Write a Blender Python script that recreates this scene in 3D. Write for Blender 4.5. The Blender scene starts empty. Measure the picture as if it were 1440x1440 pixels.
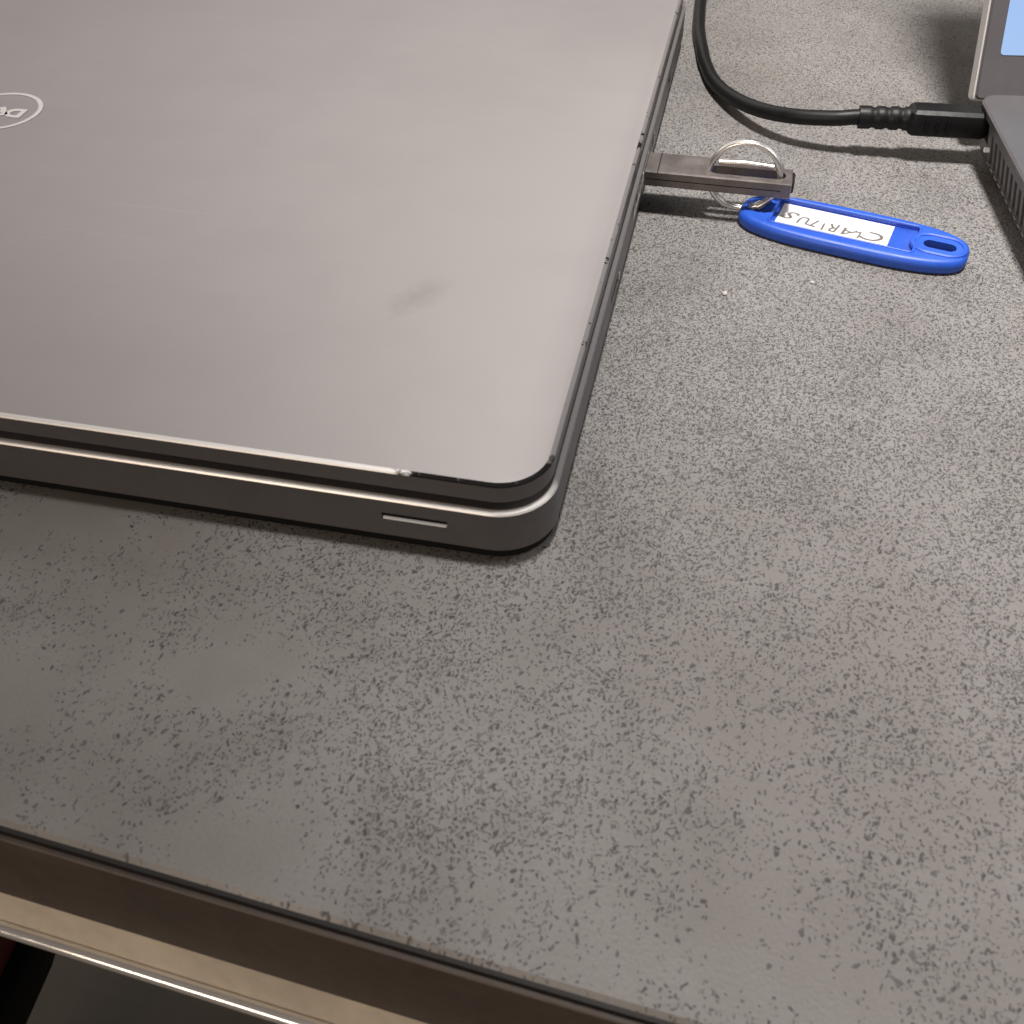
import bpy, bmesh, math, random
from mathutils import Matrix, Vector

# ------------------------------------------------------------------ camera, world, lamps, exposure
MM = 0.001
TOP = 740.0                      # height of the table top above the floor, mm
FRAME = 768.0                    # square frame between the photograph's width and height, in its own pixels
FPX = 819.0                      # focal length in those pixels
scene = bpy.context.scene
col = scene.collection
random.seed(7)

cam = bpy.data.cameras.new('camera')
camo = bpy.data.objects.new('camera', cam)
col.objects.link(camo)
yaw, pitch, roll = -0.21862, 0.78671, -0.01013
f = Vector((math.sin(yaw) * math.cos(pitch), math.cos(yaw) * math.cos(pitch), -math.sin(pitch)))
r0 = Vector((math.cos(yaw), -math.sin(yaw), 0))
u0 = r0.cross(f)
rr = math.cos(roll) * r0 + math.sin(roll) * u0
uu = -math.sin(roll) * r0 + math.cos(roll) * u0
m = Matrix((rr, uu, -f)).transposed().to_4x4()
m.translation = Vector((25.0, -139.6, 157.5 + TOP)) * MM
camo.matrix_world = m
cam.sensor_width = 36.0
cam.lens = 36.0 * FPX / FRAME
cam.clip_start = 0.005
cam.clip_end = 50
cam.dof.use_dof = True
cam.dof.focus_distance = 0.300
cam.dof.aperture_fstop = 42.0
scene.camera = camo

world = bpy.data.worlds.new('World')
scene.world = world
world.use_nodes = True
bg = world.node_tree.nodes['Background']
bg.inputs['Color'].default_value = (1.0, 0.91, 0.83, 1)
bg.inputs['Strength'].default_value = 0.085


def lamp(name, loc, size, energy, colour=(1, 0.955, 0.91), aim=None):
    l = bpy.data.lights.new(name, 'AREA')
    l.shape = 'RECTANGLE'
    l.size, l.size_y = size
    l.energy = energy
    l.color = colour
    o = bpy.data.objects.new(name, l)
    o.location = loc
    if aim is not None:
        o.rotation_euler = (Vector(aim) - Vector(loc)).to_track_quat('-Z', 'Y').to_euler()
    col.objects.link(o)
    return o


lamp('unseen_lamp', (-3.3, 2.9, 2.45), (5.4, 3.0), 82.0)
lamp('unseen_lamp', (-0.9, -2.3, 1.75), (1.0, 0.6), 17.0, (1, 0.80, 0.62), (-0.1, 0, 0.74))  # unseen front fill, added to brighten the front faces and rail
lamp('unseen_lamp', (2.1, 0.5, 2.3), (0.8, 1.2), 15.0, (1, 0.955, 0.92), (0, 0.1, 0.74))  # unseen side fill, added to brighten the right-hand faces
sl = bpy.data.lights.new('downlight', 'SPOT')
sl.energy = 250.0
sl.color = (1, 0.955, 0.92)
sl.shadow_soft_size = 0.12
sl.spot_size = math.radians(34)
sl.spot_blend = 1.0
so_ = bpy.data.objects.new('downlight', sl)
so_.location = (0.10, 0.14, 2.45)
so_.rotation_euler = (Vector((0.265, 0.285, 0.74)) - so_.location).to_track_quat('-Z', 'Y').to_euler()
col.objects.link(so_)

vs = scene.view_settings
vs.view_transform = 'Standard'
vs.look = 'None'
vs.exposure = 0.07
vs.gamma = 1.0
vs.use_curve_mapping = False

# ------------------------------------------------------------------ materials


def new_mat(name):
    mt = bpy.data.materials.new(name)
    mt.use_nodes = True
    nt = mt.node_tree
    return mt, nt, nt.nodes['Principled BSDF']


def N(nt, kind, **kw):
    n = nt.nodes.new(kind)
    for k, v in kw.items():
        if k in n.inputs:
            n.inputs[k].default_value = v
        else:
            setattr(n, k, v)
    return n


def mathn(nt, op, a, b=None, clamp=False):
    n = nt.nodes.new('ShaderNodeMath')
    n.operation = op
    n.use_clamp = clamp
    for i, v in enumerate((a, b)):
        if v is None:
            continue
        if isinstance(v, (int, float)):
            n.inputs[i].default_value = v
        else:
            nt.links.new(v, n.inputs[i])
    return n.outputs[0]


def maprange(nt, v, a, b, c, d):
    n = nt.nodes.new('ShaderNodeMapRange')
    nt.links.new(v, n.inputs['Value'])
    for k, x in zip(('From Min', 'From Max', 'To Min', 'To Max'), (a, b, c, d)):
        n.inputs[k].default_value = x
    return n.outputs['Result']


def mixc(nt, fac, a, b):
    n = nt.nodes.new('ShaderNodeMix')
    n.data_type = 'RGBA'
    for s, v in ((0, fac), (6, a), (7, b)):
        if isinstance(v, (tuple, list)):
            n.inputs[s].default_value = (*v, 1) if len(v) == 3 else v
        elif isinstance(v, (int, float)):
            n.inputs[s].default_value = v
        else:
            nt.links.new(v, n.inputs[s])
    return n.outputs[2]


def objco(nt, scale=(1, 1, 1), rot=(0, 0, 0), loc=(0, 0, 0)):
    tc = nt.nodes.new('ShaderNodeTexCoord')
    mp = nt.nodes.new('ShaderNodeMapping')
    mp.inputs['Scale'].default_value = scale
    mp.inputs['Rotation'].default_value = rot
    mp.inputs['Location'].default_value = loc
    nt.links.new(tc.outputs['Object'], mp.inputs['Vector'])
    return mp.outputs['Vector']


def noise(nt, vec, scale, detail=3, rough=0.55):
    n = N(nt, 'ShaderNodeTexNoise', Scale=scale, Detail=detail, Roughness=rough)
    nt.links.new(vec, n.inputs['Vector'])
    return n.outputs['Fac']


def paint(name, base, metallic, rough, var=0.12, vscale=30, rvar=0.06, bump=0.0, bscale=4000, spec=0.5):
    """a coated or moulded surface with blotches, fine grain and uneven gloss"""
    mt, nt, b = new_mat(name)
    v = objco(nt)
    n1 = noise(nt, v, vscale, 4)
    n2 = noise(nt, v, vscale * 9, 3)
    s = mathn(nt, 'ADD', mathn(nt, 'MULTIPLY', n1, 0.65), mathn(nt, 'MULTIPLY', n2, 0.35))
    k = maprange(nt, s, 0.3, 0.7, 1 - var, 1 + var)
    vm = nt.nodes.new('ShaderNodeVectorMath')
    vm.operation = 'SCALE'
    vm.inputs[0].default_value = base
    nt.links.new(k, vm.inputs['Scale'])
    nt.links.new(vm.outputs[0], b.inputs['Base Color'])
    b.inputs['Metallic'].default_value = metallic
    b.inputs['Specular IOR Level'].default_value = spec
    nt.links.new(maprange(nt, n1, 0.3, 0.7, rough - rvar, rough + rvar), b.inputs['Roughness'])
    if bump:
        bn = N(nt, 'ShaderNodeBump', Strength=bump, Distance=0.0001)
        nt.links.new(noise(nt, v, bscale, 2), bn.inputs['Height'])
        nt.links.new(bn.outputs[0], b.inputs['Normal'])
    return mt


def table_material():
    mt, nt, b = new_mat('speckled_laminate')
    v = objco(nt)
    # warp so the flecks bend
    wn = N(nt, 'ShaderNodeTexNoise', Scale=520.0, Detail=2.0)
    nt.links.new(v, wn.inputs['Vector'])
    sub = nt.nodes.new('ShaderNodeVectorMath'); sub.operation = 'SUBTRACT'
    nt.links.new(wn.outputs['Color'], sub.inputs[0]); sub.inputs[1].default_value = (.5, .5, .5)
    sc = nt.nodes.new('ShaderNodeVectorMath'); sc.operation = 'SCALE'
    nt.links.new(sub.outputs[0], sc.inputs[0]); sc.inputs['Scale'].default_value = 0.0020
    add = nt.nodes.new('ShaderNodeVectorMath'); add.operation = 'ADD'
    nt.links.new(v, add.inputs[0]); nt.links.new(sc.outputs[0], add.inputs[1])
    cloud = noise(nt, v, 13, 4, 0.62)
    cloud2 = noise(nt, objco(nt, loc=(3, 1, 0)), 45, 3, 0.55)
    dens = maprange(nt, mathn(nt, 'ADD', mathn(nt, 'MULTIPLY', cloud, 0.6), mathn(nt, 'MULTIPLY', cloud2, 0.4)), 0.40, 0.60, 0.36, 1.0)
    sy = nt.nodes.new('ShaderNodeSeparateXYZ')
    nt.links.new(v, sy.inputs[0])
    away = mathn(nt, 'ADD', sy.outputs['Y'], mathn(nt, 'MULTIPLY', sy.outputs['X'], 0.45))
    dens = mathn(nt, 'ADD', dens, maprange(nt, away, -0.02, 0.15, -0.66, 0.14), True)
    mask = None
    for i, (rot, scl, st) in enumerate(((1.0, 860, 2.0), (1.5, 980, 2.3), (2.1, 1180, 1.9), (0.3, 1400, 1.6), (1.25, 1500, 2.0), (2.6, 1650, 1.6), (1.8, 1800, 1.8))):
        mp = nt.nodes.new('ShaderNodeMapping')
        mp.vector_type = 'TEXTURE'
        mp.inputs['Rotation'].default_value = (0, 0, rot)
        mp.inputs['Location'].default_value = (i * 1.7, i * 0.9, 0)
        mp.inputs['Scale'].default_value = (st, 1.0, 1.0)
        nt.links.new(add.outputs[0], mp.inputs['Vector'])
        vo = N(nt, 'ShaderNodeTexVoronoi', Scale=float(scl))
        vo.voronoi_dimensions = '2D'
        nt.links.new(mp.outputs[0], vo.inputs['Vector'])
        sep = nt.nodes.new('ShaderNodeSeparateColor')
        nt.links.new(vo.outputs['Color'], sep.inputs[0])
        on = mathn(nt, 'LESS_THAN', sep.outputs[0], mathn(nt, 'MULTIPLY', dens, 0.66))
        rad = maprange(nt, sep.outputs[1], 0, 1, 0.13, 0.30)
        d = mathn(nt, 'SUBTRACT', rad, vo.outputs['Distance'])
        d = mathn(nt, 'MULTIPLY', maprange(nt, d, 0.0, 0.12, 0, 1), on, True)
        d = mathn(nt, 'MULTIPLY', d, maprange(nt, sep.outputs[2], 0, 1, 0.45, 1.0))
        mask = d if mask is None else mathn(nt, 'MAXIMUM', mask, d)
    base = mixc(nt, maprange(nt, cloud, 0.35, 0.65, 0, 1), (0.205, 0.190, 0.177), (0.275, 0.264, 0.257))
    base = mixc(nt, maprange(nt, cloud2, 0.50, 0.72, 0, 0.45), base, (0.170, 0.160, 0.152))
    fine = noise(nt, v, 1500, 2)
    base = mixc(nt, maprange(nt, fine, 0.4, 0.75, 0, 0.28), base, (0.15, 0.14, 0.135))
    out = mixc(nt, mathn(nt, 'MULTIPLY', mask, 0.90), base, (0.042, 0.037, 0.035))
    nt.links.new(out, b.inputs['Base Color'])
    nt.links.new(maprange(nt, cloud2, 0.3, 0.7, 0.40, 0.52), b.inputs['Roughness'])
    h = mathn(nt, 'SUBTRACT', mathn(nt, 'MULTIPLY', fine, 0.35), mask)
    bn = N(nt, 'ShaderNodeBump', Strength=0.8, Distance=0.00022)
    nt.links.new(h, bn.inputs['Height'])
    nt.links.new(bn.outputs[0], b.inputs['Normal'])
    return mt


def lid_material():
    mt, nt, b = new_mat('dark_silver_lid_paint')
    v = objco(nt)
    n1 = noise(nt, v, 9, 3)
    n2 = noise(nt, v, 70, 4)
    g = noise(nt, v, 3500, 2)
    s = mathn(nt, 'ADD', mathn(nt, 'ADD', mathn(nt, 'MULTIPLY', n1, 0.5), mathn(nt, 'MULTIPLY', n2, 0.2)), mathn(nt, 'MULTIPLY', g, 0.3))
    c = mixc(nt, maprange(nt, s, 0.40, 0.60, 0, 1), (0.380, 0.357, 0.356), (0.412, 0.388, 0.387))
    # one dark rubbed mark, and dust specks
    sm = nt.nodes.new('ShaderNodeVectorMath'); sm.operation = 'LENGTH'
    tc = nt.nodes.new('ShaderNodeTexCoord')
    mp = nt.nodes.new('ShaderNodeMapping')
    mp.vector_type = 'TEXTURE'
    mp.inputs['Location'].default_value = (0.1405, -0.0745, 0.0)
    mp.inputs['Rotation'].default_value = (0, 0, math.radians(58))
    mp.inputs['Scale'].default_value = (0.0085, 0.0038, 1)
    nt.links.new(tc.outputs['Object'], mp.inputs['Vector'])
    flat = nt.nodes.new('ShaderNodeVectorMath'); flat.operation = 'MULTIPLY'
    flat.inputs[1].default_value = (1, 1, 0)
    nt.links.new(mp.outputs[0], flat.inputs[0])
    nt.links.new(flat.outputs[0], sm.inputs[0])
    mk = maprange(nt, mathn(nt, 'ADD', sm.outputs['Value'], mathn(nt, 'MULTIPLY', noise(nt, v, 260, 3), 1.4)), 0.6, 2.0, 0.22, 0.0)
    c = mixc(nt, mk, c, (0.10, 0.085, 0.08))
    # faint wiped streaks and hairline scratches
    smear = maprange(nt, noise(nt, objco(nt, scale=(6, 26, 1), rot=(0, 0, 0.35)), 1.0, 5, 0.65), 0.48, 0.72, 0, 1)
    c = mixc(nt, mathn(nt, 'MULTIPLY', smear, 0.04), c, (0.28, 0.26, 0.255))
    for rot, off in ((0.5, 0.0), (-0.9, 4.0)):
        sc_ = noise(nt, objco(nt, scale=(7, 900, 1), rot=(0, 0, rot), loc=(off, off, 0)), 1.0, 1, 0.5)
        brk = noise(nt, objco(nt, loc=(off, 2, 0)), 22, 2)
        line = mathn(nt, 'MULTIPLY', maprange(nt, sc_, 0.735, 0.76, 0, 1), maprange(nt, brk, 0.55, 0.62, 0, 1), True)
        c = mixc(nt, mathn(nt, 'MULTIPLY', line, 0.16), c, (0.60, 0.58, 0.57))
    vo = N(nt, 'ShaderNodeTexVoronoi', Scale=210.0)
    nt.links.new(v, vo.inputs['Vector'])
    sep = nt.nodes.new('ShaderNodeSeparateColor')
    nt.links.new(vo.outputs['Color'], sep.inputs[0])
    dust = mathn(nt, 'MULTIPLY', mathn(nt, 'LESS_THAN', vo.outputs['Distance'], 0.055), mathn(nt, 'LESS_THAN', sep.outputs[0], 0.10))
    c = mixc(nt, mathn(nt, 'MULTIPLY', dust, 0.35), c, (0.62, 0.60, 0.58))
    nt.links.new(c, b.inputs['Base Color'])
    b.inputs['Metallic'].default_value = 0.62
    nt.links.new(mathn(nt, 'ADD', maprange(nt, n1, 0.3, 0.7, 0.54, 0.57), mathn(nt, 'MULTIPLY', smear, 0.025)), b.inputs['Roughness'])
    bn = N(nt, 'ShaderNodeBump', Strength=0.22, Distance=0.00006)
    nt.links.new(g, bn.inputs['Height'])
    nt.links.new(bn.outputs[0], b.inputs['Normal'])
    return mt


def chamfer_material():
    """bevelled edge with a highlight painted along the front, its coating chipped to black round the front right corner"""
    mt, nt, b = new_mat('worn_edge_highlight')
    v = objco(nt)
    sx = nt.nodes.new('ShaderNodeSeparateXYZ')
    nt.links.new(v, sx.inputs[0])
    n = noise(nt, v, 260, 5, 0.7)
    n3 = noise(nt, v, 130, 5, 0.7)
    near = maprange(nt, sx.outputs['X'], 0.145, 0.158, 0, 1)       # towards the right side
    front = maprange(nt, sx.outputs['Y'], -0.118, -0.124, 0, 1)    # towards the front edge
    corner = mathn(nt, 'MULTIPLY', near, front)
    w = maprange(nt, mathn(nt, 'ADD', mathn(nt, 'MULTIPLY', corner, 0.36), n), 0.66, 0.78, 0, 1)
    side = mathn(nt, 'GREATER_THAN', sx.outputs['X'], 0.1780)
    w2 = mathn(nt, 'MULTIPLY', side, maprange(nt, n3, 0.60, 0.62, 0, 1))
    w = mathn(nt, 'MAXIMUM', w, w2, True)
    strip = maprange(nt, sx.outputs['X'], 0.1715, 0.1775, 0, 1)     # highlight painted on the front, right side coloured dim like a darker reflection
    bright = mixc(nt, strip, (0.88, 0.86, 0.84), (0.25, 0.235, 0.23))
    nt.links.new(mixc(nt, w, bright, (0.008, 0.007, 0.007)), b.inputs['Base Color'])
    nt.links.new(maprange(nt, w, 0, 1, 0.5, 0.15), b.inputs['Specular IOR Level'])
    nt.links.new(mathn(nt, 'SUBTRACT', 0.35, mathn(nt, 'MULTIPLY', w, 0.35)), b.inputs['Metallic'])
    nt.links.new(maprange(nt, w, 0, 1, 0.38, 0.8), b.inputs['Roughness'])
    return mt


def rim_material():
    """highlight painted along the front of the base, coloured dimmer round the corner"""
    mt, nt, b = new_mat('front_highlight')
    v = objco(nt)
    sx = nt.nodes.new('ShaderNodeSeparateXYZ')
    nt.links.new(v, sx.inputs[0])
    strip = maprange(nt, mathn(nt, 'ADD', sx.outputs['Y'], mathn(nt, 'MULTIPLY', noise(nt, v, 300, 3), 0.004)), -0.124, -0.118, 0, 1)
    n = noise(nt, v, 160, 4)
    br = mixc(nt, n, (0.80, 0.78, 0.76), (0.90, 0.88, 0.865))
    nt.links.new(mixc(nt, strip, br, (0.20, 0.19, 0.187)), b.inputs['Base Color'])
    b.inputs['Metallic'].default_value = 0.35
    b.inputs['Roughness'].default_value = 0.36
    return mt


M = {}
M['table'] = table_material()
M['lid'] = lid_material()
M['edge'] = chamfer_material()
M['base'] = paint('graphite_plastic', (0.135, 0.127, 0.130), 0.45, 0.44, 0.10, 40, 0.05, 0.15)
M['rim'] = rim_material()
M['rubber_and_shade'] = paint('black_rubber_and_shade', (0.008, 0.008, 0.008), 0, 0.85, spec=0.15)
M['black'] = paint('black_plastic', (0.007, 0.007, 0.0075), 0, 0.46, 0.2, 200, 0.08, 0.25, 2500, 0.28)
M['steel'] = paint('steel', (0.86, 0.83, 0.79), 0.9, 0.30, 0.08, 300)
M['stick'] = paint('brushed_brown_steel', (0.21, 0.185, 0.175), 0.6, 0.40, 0.30, 160, 0.06)
M['blue'] = paint('blue_plastic', (0.019, 0.092, 0.53), 0, 0.42, 0.16, 120, 0.06, 0.2, 1500)
M['paper'] = paint('white_paper', (0.78, 0.76, 0.77), 0, 0.8, 0.03, 200)
M['ink'] = paint('pencil_ink', (0.17, 0.155, 0.13), 0, 0.6)
M['silverlogo'] = paint('pale_silver', (0.66, 0.645, 0.63), 0.5, 0.40, 0.05, 200)
M['band'] = paint('brown_edge_band', (0.090, 0.071, 0.061), 0, 0.55, 0.30, 45, 0.06, 0.3, 1200)
M['seam'] = paint('black_seam', (0.010, 0.008, 0.007), 0, 0.6)
M['beige'] = paint('beige_enamel', (0.80, 0.72, 0.60), 0, 0.45, 0.16, 40)
M['trim'] = paint('white_metal_trim', (0.90, 0.885, 0.875), 0.65, 0.16, 0.03, 200)
M['laptop2'] = paint('slate_plastic', (0.125, 0.119, 0.122), 0.25, 0.45, 0.10, 60, 0.05, 0.2, 3000)
M['bezel'] = paint('bezel_plastic', (0.125, 0.118, 0.126), 0.1, 0.40, 0.06, 60, 0.04)
M['deck'] = paint('deck_plastic', (0.078, 0.073, 0.073), 0.1, 0.52, 0.10, 60, 0.05, 0.3, 3000)
M['shell2'] = paint('pale_lid_shell', (0.80, 0.79, 0.78), 0.3, 0.35, 0.04, 60)
M['lip'] = paint('vent_lip_glint', (0.22, 0.21, 0.21), 0.2, 0.4)
M['red'] = paint('dark_red_vinyl', (0.16, 0.035, 0.030), 0, 0.5, 0.15, 80)
M['floor'] = paint('beige_floor', (0.085, 0.070, 0.055), 0, 0.5, 0.2, 9)
M['crumb'] = paint('pale_crumb', (0.46, 0.44, 0.41), 0, 0.8)

mt, nt, b = new_mat('lit_screen')
b.inputs['Base Color'].default_value = (0.02, 0.02, 0.02, 1)
b.inputs['Roughness'].default_value = 0.3
v = objco(nt)
nt.links.new(mixc(nt, noise(nt, v, 14, 2), (0.30, 0.47, 0.82), (0.42, 0.60, 0.92)), b.inputs['Emission Color'])
b.inputs['Emission Strength'].default_value = 0.95
M['screen'] = mt

mt, nt, b = new_mat('lit_page')
b.inputs['Base Color'].default_value = (0.02, 0.02, 0.02, 1)
b.inputs['Emission Color'].default_value = (0.72, 0.80, 0.92, 1)
b.inputs['Emission Strength'].default_value = 0.9
M['page'] = mt

mt, nt, b = new_mat('status_light')
b.inputs['Base Color'].default_value = (0.7, 0.7, 0.68, 1)
b.inputs['Roughness'].default_value = 0.25
b.inputs['Emission Color'].default_value = (1, 0.98, 0.95, 1)
b.inputs['Emission Strength'].default_value = 0.12
M['led'] = mt

mt, nt, b = new_mat('clear_window')
nt.nodes.remove(b)
tr = nt.nodes.new('ShaderNodeBsdfTransparent')
gl = N(nt, 'ShaderNodeBsdfGlossy', Roughness=0.12)
mx = N(nt, 'ShaderNodeMixShader', Fac=0.05)
nt.links.new(tr.outputs[0], mx.inputs[1]); nt.links.new(gl.outputs[0], mx.inputs[2])
nt.links.new(mx.outputs[0], nt.nodes['Material Output'].inputs['Surface'])
M['clear'] = mt

# ------------------------------------------------------------------ mesh helpers (coordinates in mm)


def link(name, verts, faces, mats, parent=None, smooth=30, fmat=None):
    me = bpy.data.meshes.new(name)
    me.from_pydata([(x * MM, y * MM, z * MM) for x, y, z in verts], [], faces)
    bm = bmesh.new(); bm.from_mesh(me)
    bmesh.ops.recalc_face_normals(bm, faces=bm.faces)
    bm.to_mesh(me); bm.free()
    if not isinstance(mats, (list, tuple)):
        mats = [mats]
    for k in mats:
        me.materials.append(M[k] if k else None)
    if fmat:
        for p, i in zip(me.polygons, fmat):
            p.material_index = i
    if smooth:
        for p in me.polygons:
            p.use_smooth = True
        me.set_sharp_from_angle(angle=math.radians(smooth))
    o = bpy.data.objects.new(name, me)
    col.objects.link(o)
    if parent:
        o.parent = parent
    return o


def thing(name, loc, rotz, label, cat, group=None):
    o = bpy.data.objects.new(name, None)
    o.empty_display_size = 0.01
    o.location = (loc[0] * MM, loc[1] * MM, (loc[2] + TOP) * MM)
    o.rotation_euler = (0, 0, rotz)
    o['label'] = label
    o['category'] = cat
    if group:
        o['group'] = group
    col.objects.link(o)
    return o


def rr_outline(w, d, r, seg=8, c=(0, 0)):
    pts = []
    r = max(r, 0.01)
    for cx, cy, a in ((w / 2 - r, d / 2 - r, 0), (-w / 2 + r, d / 2 - r, 90), (-w / 2 + r, -d / 2 + r, 180), (w / 2 - r, -d / 2 + r, 270)):
        for i in range(seg + 1):
            t = math.radians(a + 90 * i / seg)
            pts.append((c[0] + cx + r * math.cos(t), c[1] + cy + r * math.sin(t)))
    return pts


def se_outline(a, b_, n=3.0, k=64):
    pts = []
    for i in range(k):
        t = 2 * math.pi * i / k
        ct, st = math.cos(t), math.sin(t)
        pts.append((a * math.copysign(abs(ct) ** (2 / n), ct), b_ * math.copysign(abs(st) ** (2 / n), st)))
    return pts


def loft_rings(rings):
    """rings: list of (outline, z) bottom to top -> verts, faces, ring index per face (-1 caps)"""
    verts, faces, idx = [], [], []
    n = len(rings[0][0])
    for o, z in rings:
        if callable(z):
            verts += [(x, y, z(x, y)) for x, y in o]
        else:
            verts += [(x, y, z) for x, y in o]
    for k in range(len(rings) - 1):
        for i in range(n):
            j = (i + 1) % n
            faces.append((k * n + i, k * n + j, (k + 1) * n + j, (k + 1) * n + i)); idx.append(k)
    faces.append(tuple(range(n))[::-1]); idx.append(-1)
    faces.append(tuple((len(rings) - 1) * n + i for i in range(n))); idx.append(-2)
    return verts, faces, idx


def slab(name, w, d, r, prof, mats, parent, c=(0, 0), seg=8, face_mat=None, smooth=30):
    rings = [(rr_outline(w - 2 * i, d - 2 * i, r - i, seg, c), z) for i, z in prof]
    vv, ff, ii = loft_rings(rings)
    fm = [face_mat.get(k, 0) for k in ii] if face_mat else None
    return link(name, vv, ff, mats, parent, smooth, fm)


def box(name, x0, x1, y0, y1, z0, z1, mat, parent=None, bev=0.0, smooth=30):
    w, d = x1 - x0, y1 - y0
    e = bev
    prof = [(e, z0), (0, z0 + e), (0, z1 - e), (e, z1)] if e else [(0, z0), (0, z1)]
    return slab(name, w, d, max(e * 1.5, 0.01), prof, mat, parent, ((x0 + x1) / 2, (y0 + y1) / 2), 2 if e else 1, None, smooth)


def tube(name, pts, rad, mat, parent=None, k=12, closed=False, smooth=40):
    """sweep a circle (radius number or list) along points"""
    P = [Vector(p) for p in pts]
    n = len(P)
    verts, faces = [], []
    up = Vector((0.0, 0.05, 1))
    prev = None
    for i in range(n):
        a = P[(i - 1) % n] if (closed or i > 0) else P[i]
        c = P[(i + 1) % n] if (closed or i < n - 1) else P[i]
        t = (c - a).normalized()
        if prev is None:
            s = t.cross(up).normalized() if abs(t.dot(up)) < 0.95 else t.cross(Vector((1, 0, 0))).normalized()
        else:
            s = (prev - t * prev.dot(t)).normalized()
        prev = s
        q = t.cross(s)
        R_ = rad[i] if isinstance(rad, (list, tuple)) else rad
        for j in range(k):
            an = 2 * math.pi * j / k
            verts.append(tuple(P[i] + (s * math.cos(an) + q * math.sin(an)) * R_))
    for i in range(n if closed else n - 1):
        for j in range(k):
            a, b2 = i * k + j, i * k + (j + 1) % k
            c, d = ((i + 1) % n) * k + j, ((i + 1) % n) * k + (j + 1) % k
            faces.append((a, b2, d, c))
    if not closed:
        faces.append(tuple(range(k))[::-1]); faces.append(tuple((n - 1) * k + j for j in range(k)))
    return link(name, verts, faces, mat, parent, smooth)


def spline(pts, per=8):
    out = []
    P = [Vector(p) for p in pts]
    for i in range(len(P) - 1):
        p0, p1, p2, p3 = P[max(i - 1, 0)], P[i], P[i + 1], P[min(i + 2, len(P) - 1)]
        for s in range(per):
            t = s / per
            out.append(0.5 * ((2 * p1) + (p2 - p0) * t + (2 * p0 - 5 * p1 + 4 * p2 - p3) * t * t + (3 * p1 - p0 - 3 * p2 + p3) * t ** 3))
    out.append(P[-1])
    return [tuple(p) for p in out]


def cut(o, cutters):
    """subtract throw-away cutters from a mesh object (all in the same local space)"""
    for c in cutters:
        c.parent = o.parent
        md = o.modifiers.new('cut', 'BOOLEAN')
        md.operation = 'DIFFERENCE'
        md.solver = 'EXACT'
        md.object = c
    bpy.context.view_layer.update()
    dg = bpy.context.evaluated_depsgraph_get()
    me = bpy.data.meshes.new_from_object(o.evaluated_get(dg))
    o.modifiers.clear()
    me.name = o.data.name
    o.data = me
    for c in cutters:
        bpy.data.objects.remove(c, do_unlink=True)
    for p in me.polygons:
        p.use_smooth = True
    me.set_sharp_from_angle(angle=math.radians(30))


def glyph(name, text, size, mat, parent, loc, rotz, extrude=0.05, offset=0.0, shear=0.0, sx=1.0):
    cu = bpy.data.curves.new(name, 'FONT')
    cu.body = text
    cu.size = size
    cu.extrude = extrude
    cu.offset = offset
    cu.shear = shear
    cu.align_x = 'CENTER'
    cu.align_y = 'CENTER'
    tmp = bpy.data.objects.new(name, cu)
    col.objects.link(tmp)
    bpy.context.view_layer.update()
    me = bpy.data.meshes.new_from_object(tmp.evaluated_get(bpy.context.evaluated_depsgraph_get()))
    bpy.data.objects.remove(tmp, do_unlink=True)
    me.transform(Matrix.Translation(Vector(loc) * MM) @ Matrix.Rotation(rotz, 4, 'Z') @ Matrix.Diagonal((MM * sx, MM, MM, 1)))
    me.materials.clear()
    me.materials.append(M[mat])
    o = bpy.data.objects.new(name, me)
    col.objects.link(o)
    o.parent = parent
    return o


# ------------------------------------------------------------------ the setting
fl = link('floor', [(-4000, -3000, 0), (4000, -3000, 0), (4000, 4000, 0), (-4000, 4000, 0)], [(0, 1, 2, 3)], 'floor', None, 0)
fl['kind'] = 'structure'

# ------------------------------------------------------------------ the table
A = math.radians(-4.25)
tb = thing('table', (-35.0, -74.2, -TOP), A, 'grey speckled laminate table with a dark brown edge under the laptops', 'table')
H = TOP
tp = box('tabletop', -640, 860, 0.0, 760, H - 25, H, 'table', tb, 0.8)
box('seam', -640, 860, -0.7, 0.3, H - 2.3, H - 0.75, 'seam', tb)
box('edge_band', -640, 860, -1.6, 0.4, H - 26.0, H - 2.1, 'band', tb, 0.25)
fr = [(-1.4, -25.9), (-3.4, -33.2), (-3.4, -37.0), (14, -37.0), (14, -25.9)]
link('front_rail', [(x, y, H + z) for x in (-640, 860) for y, z in fr], [(0, 1, 6, 5), (1, 2, 7, 6), (2, 3, 8, 7), (3, 4, 9, 8), (4, 0, 5, 9), (4, 3, 2, 1, 0), (5, 6, 7, 8, 9)], 'beige', tb, 0)
tube('metal_trim', [(-640, -4.4, H - 34.9), (860, -4.4, H - 34.9)], 1.35, 'trim', tb, 16)
box('trim_flange', -640, 860, -4.2, -3.2, H - 39.5, H - 35.0, 'trim', tb, 0.2)
for lx in (-600, 820):
    for ly in (30, 720):
        box('leg', lx - 20, lx + 20, ly - 20, ly + 20, 0, H - 24.9, 'beige', tb, 2)

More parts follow.
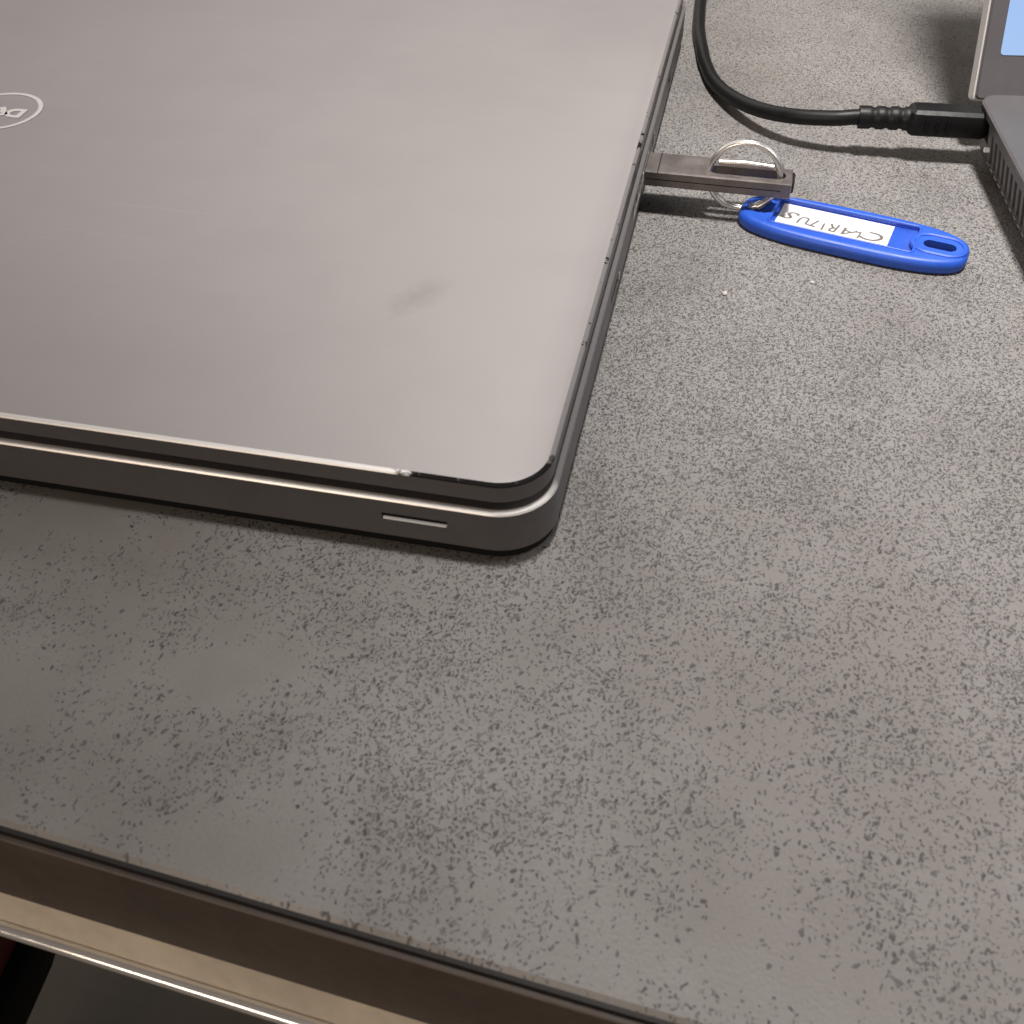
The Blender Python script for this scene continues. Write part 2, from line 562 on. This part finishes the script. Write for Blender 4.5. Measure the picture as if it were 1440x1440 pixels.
# ------------------------------------------------------------------ closed laptop
W1, D1, R1 = 359.0, 262.0, 10.5
lp = thing('closed_laptop', (-W1 / 2, D1 / 2, 0), 0, 'closed dark silver laptop with a round logo and scuffed front corner', 'laptop')
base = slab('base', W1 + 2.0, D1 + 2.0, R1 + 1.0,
            [(9.0, 0.9), (1.6, 1.0), (0.7, 1.5), (0.7, 3.5), (0.0, 3.9), (0.0, 13.1), (0.25, 13.45), (1.3, 13.6)], ['base', 'rim', 'rubber_and_shade'], lp, seg=12, face_mat={5: 1, 6: 1, -1: 2, 0: 2, 1: 2, 2: 2})  # lowest faces coloured black as a painted contact shadow
SX = W1 / 2 + 1.0     # x of the right side, local
yl = lambda y: y - D1 / 2
cut(base, [
    box('c', SX - 14, SX + 2, yl(142.4) - 6.6, yl(142.4) + 6.6, 7.9, 12.5, None),
    box('c', SX - 14, SX + 2, yl(126.4) - 6.6, yl(126.4) + 6.6, 7.2, 12.0, None),
    box('c', SX - 12, SX + 2, yl(160.6) - 4.0, yl(160.6) + 4.0, 6.4, 10.4, None),
    box('c', SX - 12, SX + 2, yl(92) - 12, yl(92) + 1.2, 6.2, 8.6, None),
    box('c', SX - 8, SX + 2, yl(205) - 3.5, yl(205) + 3.5, 6.4, 9.4, None),
    box('c', W1 / 2 - 31.4, W1 / 2 - 18.4, -D1 / 2 - 2, -D1 / 2 + 0.4, 8.15, 9.9, None)])
for y, z0, z1 in ((126.4, 7.2, 12.0), (142.4, 7.9, 12.5)):
    p = box('usb_port', SX - 12, SX + 0.12, yl(y) - 6.5, yl(y) + 6.5, z0 + 0.05, z0 + 0.55, 'steel', lp)
    for s in (-1, 1):
        box('port_wall', SX - 12, SX + 0.15, yl(y) + s * 6.2 - 0.3, yl(y) + s * 6.2 + 0.3, z0 + 0.3, z1 - 0.05, 'steel', p)
    box('port_tongue', SX - 12, SX - 1.0, yl(y) - 4.6, yl(y) + 4.6, z1 - 2.0, z1 - 0.6, 'black', p)
for s in (-1, 1):
    box('display_port_wall', SX - 10, SX + 0.15, yl(160.6) + s * 3.8 - 0.25, yl(160.6) + s * 3.8 + 0.25, 6.45, 10.35, 'steel', lp)
box('card_tray', SX - 10, SX - 0.4, yl(92) - 11.7, yl(92) + 0.6, 6.4, 8.4, 'base', lp)
box('card_tray_tip', SX - 3, SX + 0.25, yl(92) + 0.2, yl(92) + 1.1, 6.5, 8.3, 'steel', lp)
st = box('status_light', W1 / 2 - 31.2, W1 / 2 - 18.6, -D1 / 2 - 1.05, -D1 / 2 + 1.0, 8.2, 8.7, 'led', lp, 0.12)
box('light_slot', W1 / 2 - 31.3, W1 / 2 - 18.5, -D1 / 2 - 0.6, -D1 / 2 + 0.9, 8.72, 9.85, 'rubber_and_shade', lp)
st['label'] = 'thin pale status light bar on the front edge'
slab('palm_gasket', W1 - 9, D1 - 9, R1 - 3, [(0, 13.2), (0, 15.6)], 'rubber_and_shade', lp)
lid = slab('lid', W1, D1, R1, [(0.9, 15.2), (0.0, 15.9), (0.0, 19.5), (0.25, 19.8), (0.95, 20.0)], ['lid', 'edge', 'base'], lp, seg=12, face_mat={2: 1, 3: 1, 0: 2, 1: 2})  # sides take the darker base colour, their shade painted in
for x in (-110, 110):
    tube('hinge', [(x - 22, D1 / 2 - 2.6, 14.6), (x + 22, D1 / 2 - 2.6, 14.6)], 2.2, 'base', lp)
for x, y in ((-140, -95), (140, -95), (-140, 95), (140, 95)):
    slab('rubber_foot', 40, 9, 4, [(0.5, 0), (0, 0.5), (0, 2.2)], 'rubber_and_shade', lp, (x, y))
# round logo, reads the right way up from behind the laptop
CX, CY = -0.6, -9.6
vv, ff = [], []
K = 72
for rad, z in ((11.8, 19.98), (11.8, 20.12), (11.65, 20.16), (10.65, 20.16), (10.5, 20.12), (10.5, 19.98)):
    vv += [(CX + rad * math.cos(2 * math.pi * i / K), CY + rad * math.sin(2 * math.pi * i / K), z) for i in range(K)]
for k in range(6):
    for i in range(K):
        a, b2 = k * K + i, k * K + (i + 1) % K
        c, d = ((k + 1) % 6) * K + i, ((k + 1) % 6) * K + (i + 1) % K
        ff.append((a, b2, d, c))
link('logo_ring', vv, ff, 'silverlogo', lid)
for ch, x, tilt in (('D', 5.0, 0), ('E', 0.3, 35), ('L', -4.0, 0), ('L', -7.6, 0)):
    glyph('logo_letter', ch, 6.7, 'silverlogo', lid, (CX + x, CY - 0.2, 20.05), math.pi + math.radians(tilt), 0.10, 0.35, 0, 1.12 if ch != 'L' else 0.95)

# ------------------------------------------------------------------ open laptop
W2, D2 = 340.0, 236.0
A2 = math.radians(8.0)
cA, sA = math.cos(A2), math.sin(A2)
cx2 = 92.0 - (cA * (-W2 / 2) - sA * (D2 / 2))
cy2 = 193.4 - (sA * (-W2 / 2) + cA * (D2 / 2))
l2 = thing('open_laptop', (cx2, cy2, 0), A2, 'slate grey laptop standing open with a blue screen and side vents', 'laptop')
base2 = slab('base', W2, D2, 5.0, [(6.5, 1.5), (3.6, 2.0), (2.6, 4.4), (0.35, 15.6), (0.0, 16.4), (0.5, 17.0)], ['laptop2', 'deck'], l2, seg=6, face_mat={-2: 1})
LX = -W2 / 2
PLY = D2 / 2 - 8.4       # local y of the charging socket
slots = [D2 / 2 - 18.3 - 4.33 * i for i in range(17)]
cut(base2, [box('c', LX - 3, LX + 12, y - 1.15, y + 1.15, 4.9, 12.8, None) for y in slots] + [box('c', LX - 3, LX + 9, PLY - 5.2, PLY + 5.2, 8.0, 14.0, None)])
for y in slots:
    box('vent_lip', LX + 1.75, LX + 3.4, y - 1.1, y + 1.1, 4.5, 5.0, 'lip', l2)  # paler colour paints in the light caught at the slot bottoms
box('vent_core', LX + 9, LX + 11.5, slots[-1] - 3, slots[0] + 3, 4.6, 13.2, 'rubber_and_shade', l2)
tube('charge_light', [(LX + 0.6, PLY - 7.3, 7.6), (LX + 2.5, PLY - 7.3, 7.6)], 0.75, 'led', l2, 10)
for x, y in ((-140, -95), (140, -95), (-140, 95), (140, 95)):
    slab('rubber_foot', 30, 8, 3, [(0.4, 0), (0, 0.4), (0, 2.2)], 'rubber_and_shade', l2, (x, y))
# keyboard
well = box('keyboard', -148, 148, -14, 92, 16.9, 17.25, 'black', l2, 0.1)
keysrc = None
for r in range(6):
    n = 15 if r != 5 else 9
    y0 = 82.5 - r * 17.6
    xs = []
    if n == 15:
        xs = [(-138.5 + i * 19.78, 17.4) for i in range(15)]
    else:
        xs = [(-138.5, 17.4), (-118.7, 17.4), (-98.9, 17.4), (-79.2, 17.4), (-5, 108), (79.5, 17.4), (99.1, 17.4), (118.8, 17.4), (138.5, 17.4)]
    for x, w in xs:
        if w < 20 and keysrc is not None:
            k = bpy.data.objects.new('key', keysrc.data)
            col.objects.link(k); k.parent = l2
        else:
            k = slab('key', w, 14.8, 1.6, [(0, 17.2), (0.2, 18.6), (0.7, 18.9)], 'black', l2, seg=2)
            if w < 20:
                keysrc = k
        k.location = (x * MM, y0 * MM, 0)
box('touchpad', -52, 52, -100, -34, 16.95, 17.15, 'bezel', l2, 0.05)
for x in (-118, 118):
    tube('hinge', [(x - 25, D2 / 2 - 1.0, 16.6), (x + 25, D2 / 2 - 1.0, 16.6)], 3.0, 'laptop2', l2)
# the raised lid: built flat, then leant back
lean = math.radians(22)
LM = Matrix.Translation(Vector((0, D2 / 2 + 1.2, 15.4)) * MM) @ Matrix.Rotation(-lean, 4, 'X')


def leant(o):
    o.data.transform(LM)
    return o


WL = W2 + 1.4
def lidslab(name, w, h, r, y0, y1, zc, mat, parent, inset=0.0):
    """upright rounded panel: x width, z height, thickness along y from y0 to y1"""
    o_ = rr_outline(w, h, r, 6, (0, zc))
    i_ = rr_outline(w - 2 * inset, h - 2 * inset, r - inset, 6, (0, zc))
    n = len(o_)
    vv = [(x, y0, z) for x, z in i_] + [(x, y0 + inset, z) for x, z in o_] + [(x, y1, z) for x, z in o_]
    ff = []
    for k in range(2):
        for i in range(n):
            j = (i + 1) % n
            ff.append((k * n + i, k * n + j, (k + 1) * n + j, (k + 1) * n + i))
    ff.append(tuple(range(n))); ff.append(tuple(2 * n + i for i in range(n))[::-1])
    return leant(link(name, vv, ff, mat, parent))


sh = lidslab('lid', WL, 232, 1.6, 1.3, 6.0, 115, 'shell2', l2)
lidslab('bezel', WL - 0.9, 231, 1.4, 0.0, 1.5, 115, 'bezel', sh, 0.4)
lidslab('screen', WL - 10.5, 208, 1, -0.12, 0.6, 11.6 + 104, 'screen', sh)
wn = lidslab('screen_window', 210, 120, 0.5, -0.16, 0.5, 96, 'page', sh)
wn.data.transform(Matrix.Translation((-0.042, 0, 0)))

# ------------------------------------------------------------------ memory stick, ring and tag
us = thing('memory_stick', (0.7, 142.4, 7.95), 0, 'brushed metal memory stick plugged into the side of the closed laptop', 'memory stick')
sb = box('body', 0.6, 40.2, -5.6, 5.6, 0.3, 4.75, 'stick', us, 0.35)
cut(sb, [slab('c', 20.5, 4.6, 2.3, [(0, -2), (0, 8)], None, None, (28.2, -1.1), 8),
         box('c', 37.8, 45, 2.8, 9, -2, 8, None)])
box('connector', -11.5, 0.9, -5.2, 5.2, 0.75, 3.9, 'steel', us, 0.2)
tube('bail', [(20.2, 2.4, 5.1), (27.5, 2.5, 5.35), (35.0, 2.2, 5.1)], [0.9, 1.0, 0.9], 'steel', us, 10)
box('cover_seam', 4.2, 4.45, -5.55, 5.55, 4.3, 4.77, 'black', us)
box('side_seam', 1.2, 37.5, -5.63, -5.4, 2.35, 2.6, 'black', us)
box('end_cap', 39.2, 40.9, -3.2, 2.6, 0.8, 4.2, 'black', us, 0.3)

kr = thing('key_ring', (28.1, 141.3, 1.3), 0, 'shiny steel split ring standing through the memory stick', 'key ring')
pts = []
for i in range(140):
    t = 2 * math.pi * 2.02 * i / 139 + math.radians(-60)
    pts.append((9.55 * math.cos(t), -0.75 + 1.55 * i / 139, 10.15 + 9.55 * math.sin(t)))
tube('wire', pts, 0.78, 'steel', kr, 10)

TA = math.radians(-13.0)
tg = thing('key_tag', (58.3, 133.7, 0), TA, 'blue plastic key tag with a handwritten white label lying on the table', 'key tag')
rings = [(se_outline(30.5 - i, 10.4 - i, 3.0, 72), z) for i, z in ((1.2, 0.0), (0.3, 0.5), (0.0, 1.3), (0.0, 2.6), (0.35, 3.5), (1.1, 4.0), (2.0, 4.05))]
vv, ff, ii = loft_rings(rings)
tbody = link('body', vv, ff, 'blue', tg, 50)
cut(tbody, [slab('c', 7.6, 7.4, 3.7, [(0, -2), (0, 8)], None, None, (-25.0, 0.6), 8),
            slab('c', 8.4, 3.8, 1.8, [(0, -2), (0, 8)], None, None, (22.9, -0.2), 8),
            slab('c', 37.6, 13.0, 0.8, [(0, 2.9), (0, 8)], None, None, (-2.2, 0.3), 3),
            ])
for p in tbody.data.polygons:
    p.use_smooth = True
tbody.data.set_sharp_from_angle(angle=math.radians(38))
# raised lip round the window and the end loop
tube('window_lip', [(x, y, 3.95) for x, y in rr_outline(38.4, 13.8, 1.2, 4, (-2.2, 0.3))], 0.42, 'blue', tg, 8, True)
tube('end_loop_lip', [(x, y, 3.8) for x, y in rr_outline(13.4, 9.2, 4.5, 8, (22.7, -0.2))], 0.75, 'blue', tg, 8, True)
pp = box('paper_label', -19.9, 10.2, -5.6, 6.3, 2.88, 3.12, 'paper', tg)
pp['label'] = 'white paper strip with upside-down handwriting'
for ch, x, dy, rz, sz, wx in (('C', 6.9, -1.3, -14, 6.8, 1.1), ('L', 2.4, -1.7, 9, 5.0, 0.8), ('A', -0.3, -1.5, -12, 5.4, 1.05), ('R', -4.1, -0.8, 7, 5.9, 0.85), ('I', -6.9, -1.2, 16, 5.0, 0.9), ('T', -9.3, -0.6, -9, 5.6, 0.8), ('U', -12.4, -0.2, 11, 4.9, 0.95), ('S', -16.0, 0.6, -16, 6.4, 1.1)):
    glyph('letter', ch, sz, 'ink', pp, (x, dy - 0.2, 3.14), math.pi + math.radians(rz), 0.012, 0.05, 0.35, wx)
box('clear_window', -20.9, 16.4, -6.1, 6.7, 3.55, 3.7, 'clear', tg)

# ------------------------------------------------------------------ charging cable
pc = thing('power_cable', (59.0, 185.9, 0), 0, 'black charging cable plugged into the side of the open laptop', 'cable')
cp = [(8.4, .3, 11), (0.0, -.3, 10.6), (-7.5, -.5, 9.6), (-19, 2.2, 8), (-29, 9.2, 6), (-37.7, 20.6, 4), (-44.1, 33.7, 2.6), (-47.8, 46.7, 2.0), (-50.2, 58.7, 1.9), (-54, 87, 1.9), (-54, 130, 1.9), (-40, 210, 1.9), (10, 330, 1.9), (60, 480, 1.9)]
tube('cord', spline(cp, 8), 2.25, 'black', pc, 12)
rp = []
rd = []
for i in range(25):
    t = i / 24
    rp.append((0.0 + 15.6 * t, -0.3 + 0.7 * t, 10.6 + 0.5 * t))
    rd.append(3.25 + 0.15 * t - (0.42 if (i % 6) in (0, 1) and 3 < i < 23 else 0))
tube('strain_relief', rp, rd, 'black', pc, 16)
plug = slab('plug_body', 23.0, 8.6, 2.2, [(1.6, -3.9), (0.4, -3.1), (0, -1.8), (0, 1.8), (0.4, 3.1), (1.6, 3.9)], 'black', pc, (0, 0), 5)
plug.rotation_euler = (0, 0, math.radians(4))
plug.location = (25.2 * MM, 1.1 * MM, 11.1 * MM)
for x in (19, 22, 25):
    gr = tube('grip_rib', [(x, -4.2, 11 - 2.2), (x, -4.35, 11.1), (x, -4.2, 11 + 2.2)], 0.35, 'black', pc, 6)
sk = tube('plug_tip', [(34, 1.8, 11.1), (43, 2.6, 11.1)], 2.6, 'black', pc, 14)

# ------------------------------------------------------------------ crumbs on the table
for i, (x, y, s, lab) in enumerate(((27.4, 101.0, 0.75, 'larger pale crumb on the table between tag and closed laptop'), (49.0, 110.5, 0.6, 'tiny pale crumb on the table just in front of the blue tag'))):
    rnd = random.Random(i)
    bm = bmesh.new()
    bmesh.ops.create_icosphere(bm, subdivisions=2, radius=s)
    vv = [(v_.co.x * rnd.uniform(.75, 1.25), v_.co.y * rnd.uniform(.75, 1.2), v_.co.z * 0.6 + 0.45 * s) for v_ in bm.verts]
    bm.verts.index_update()
    ff = [tuple(v_.index for v_ in f_.verts) for f_ in bm.faces]
    bm.free()
    o = link('crumb', vv, ff, 'crumb', None, 0)
    o.location = (x * MM, y * MM, TOP * MM)
    o['label'] = lab
    o['category'] = 'crumb'
    o['group'] = 'crumbs on the table'

# ------------------------------------------------------------------ stool pushed under the table
so = thing('stool', (-385, -20, -TOP), 0, 'stool with a dark red seat and black rim under the table', 'stool')
K = 48
circ = lambda r: [(r * math.cos(2 * math.pi * i / K), r * math.sin(2 * math.pi * i / K)) for i in range(K)]
vv, ff, ii = loft_rings([(circ(168), 452), (circ(172), 462), (circ(171), 480), (circ(160), 492), (circ(120), 497)])
link('cushion', vv, ff, 'red', so, 50)
vv, ff, ii = loft_rings([(circ(176), 436), (circ(180), 440), (circ(180), 456), (circ(176), 460)])
link('seat_rim', vv, ff, 'black', so, 50)
tube('pedestal', [(0, 0, 20), (0, 0, 440)], 24, 'trim', so, 24)
vv, ff, ii = loft_rings([(circ(95), 0), (circ(95), 8), (circ(80), 20), (circ(30), 34)])
link('foot_plate', vv, ff, 'black', so, 50)
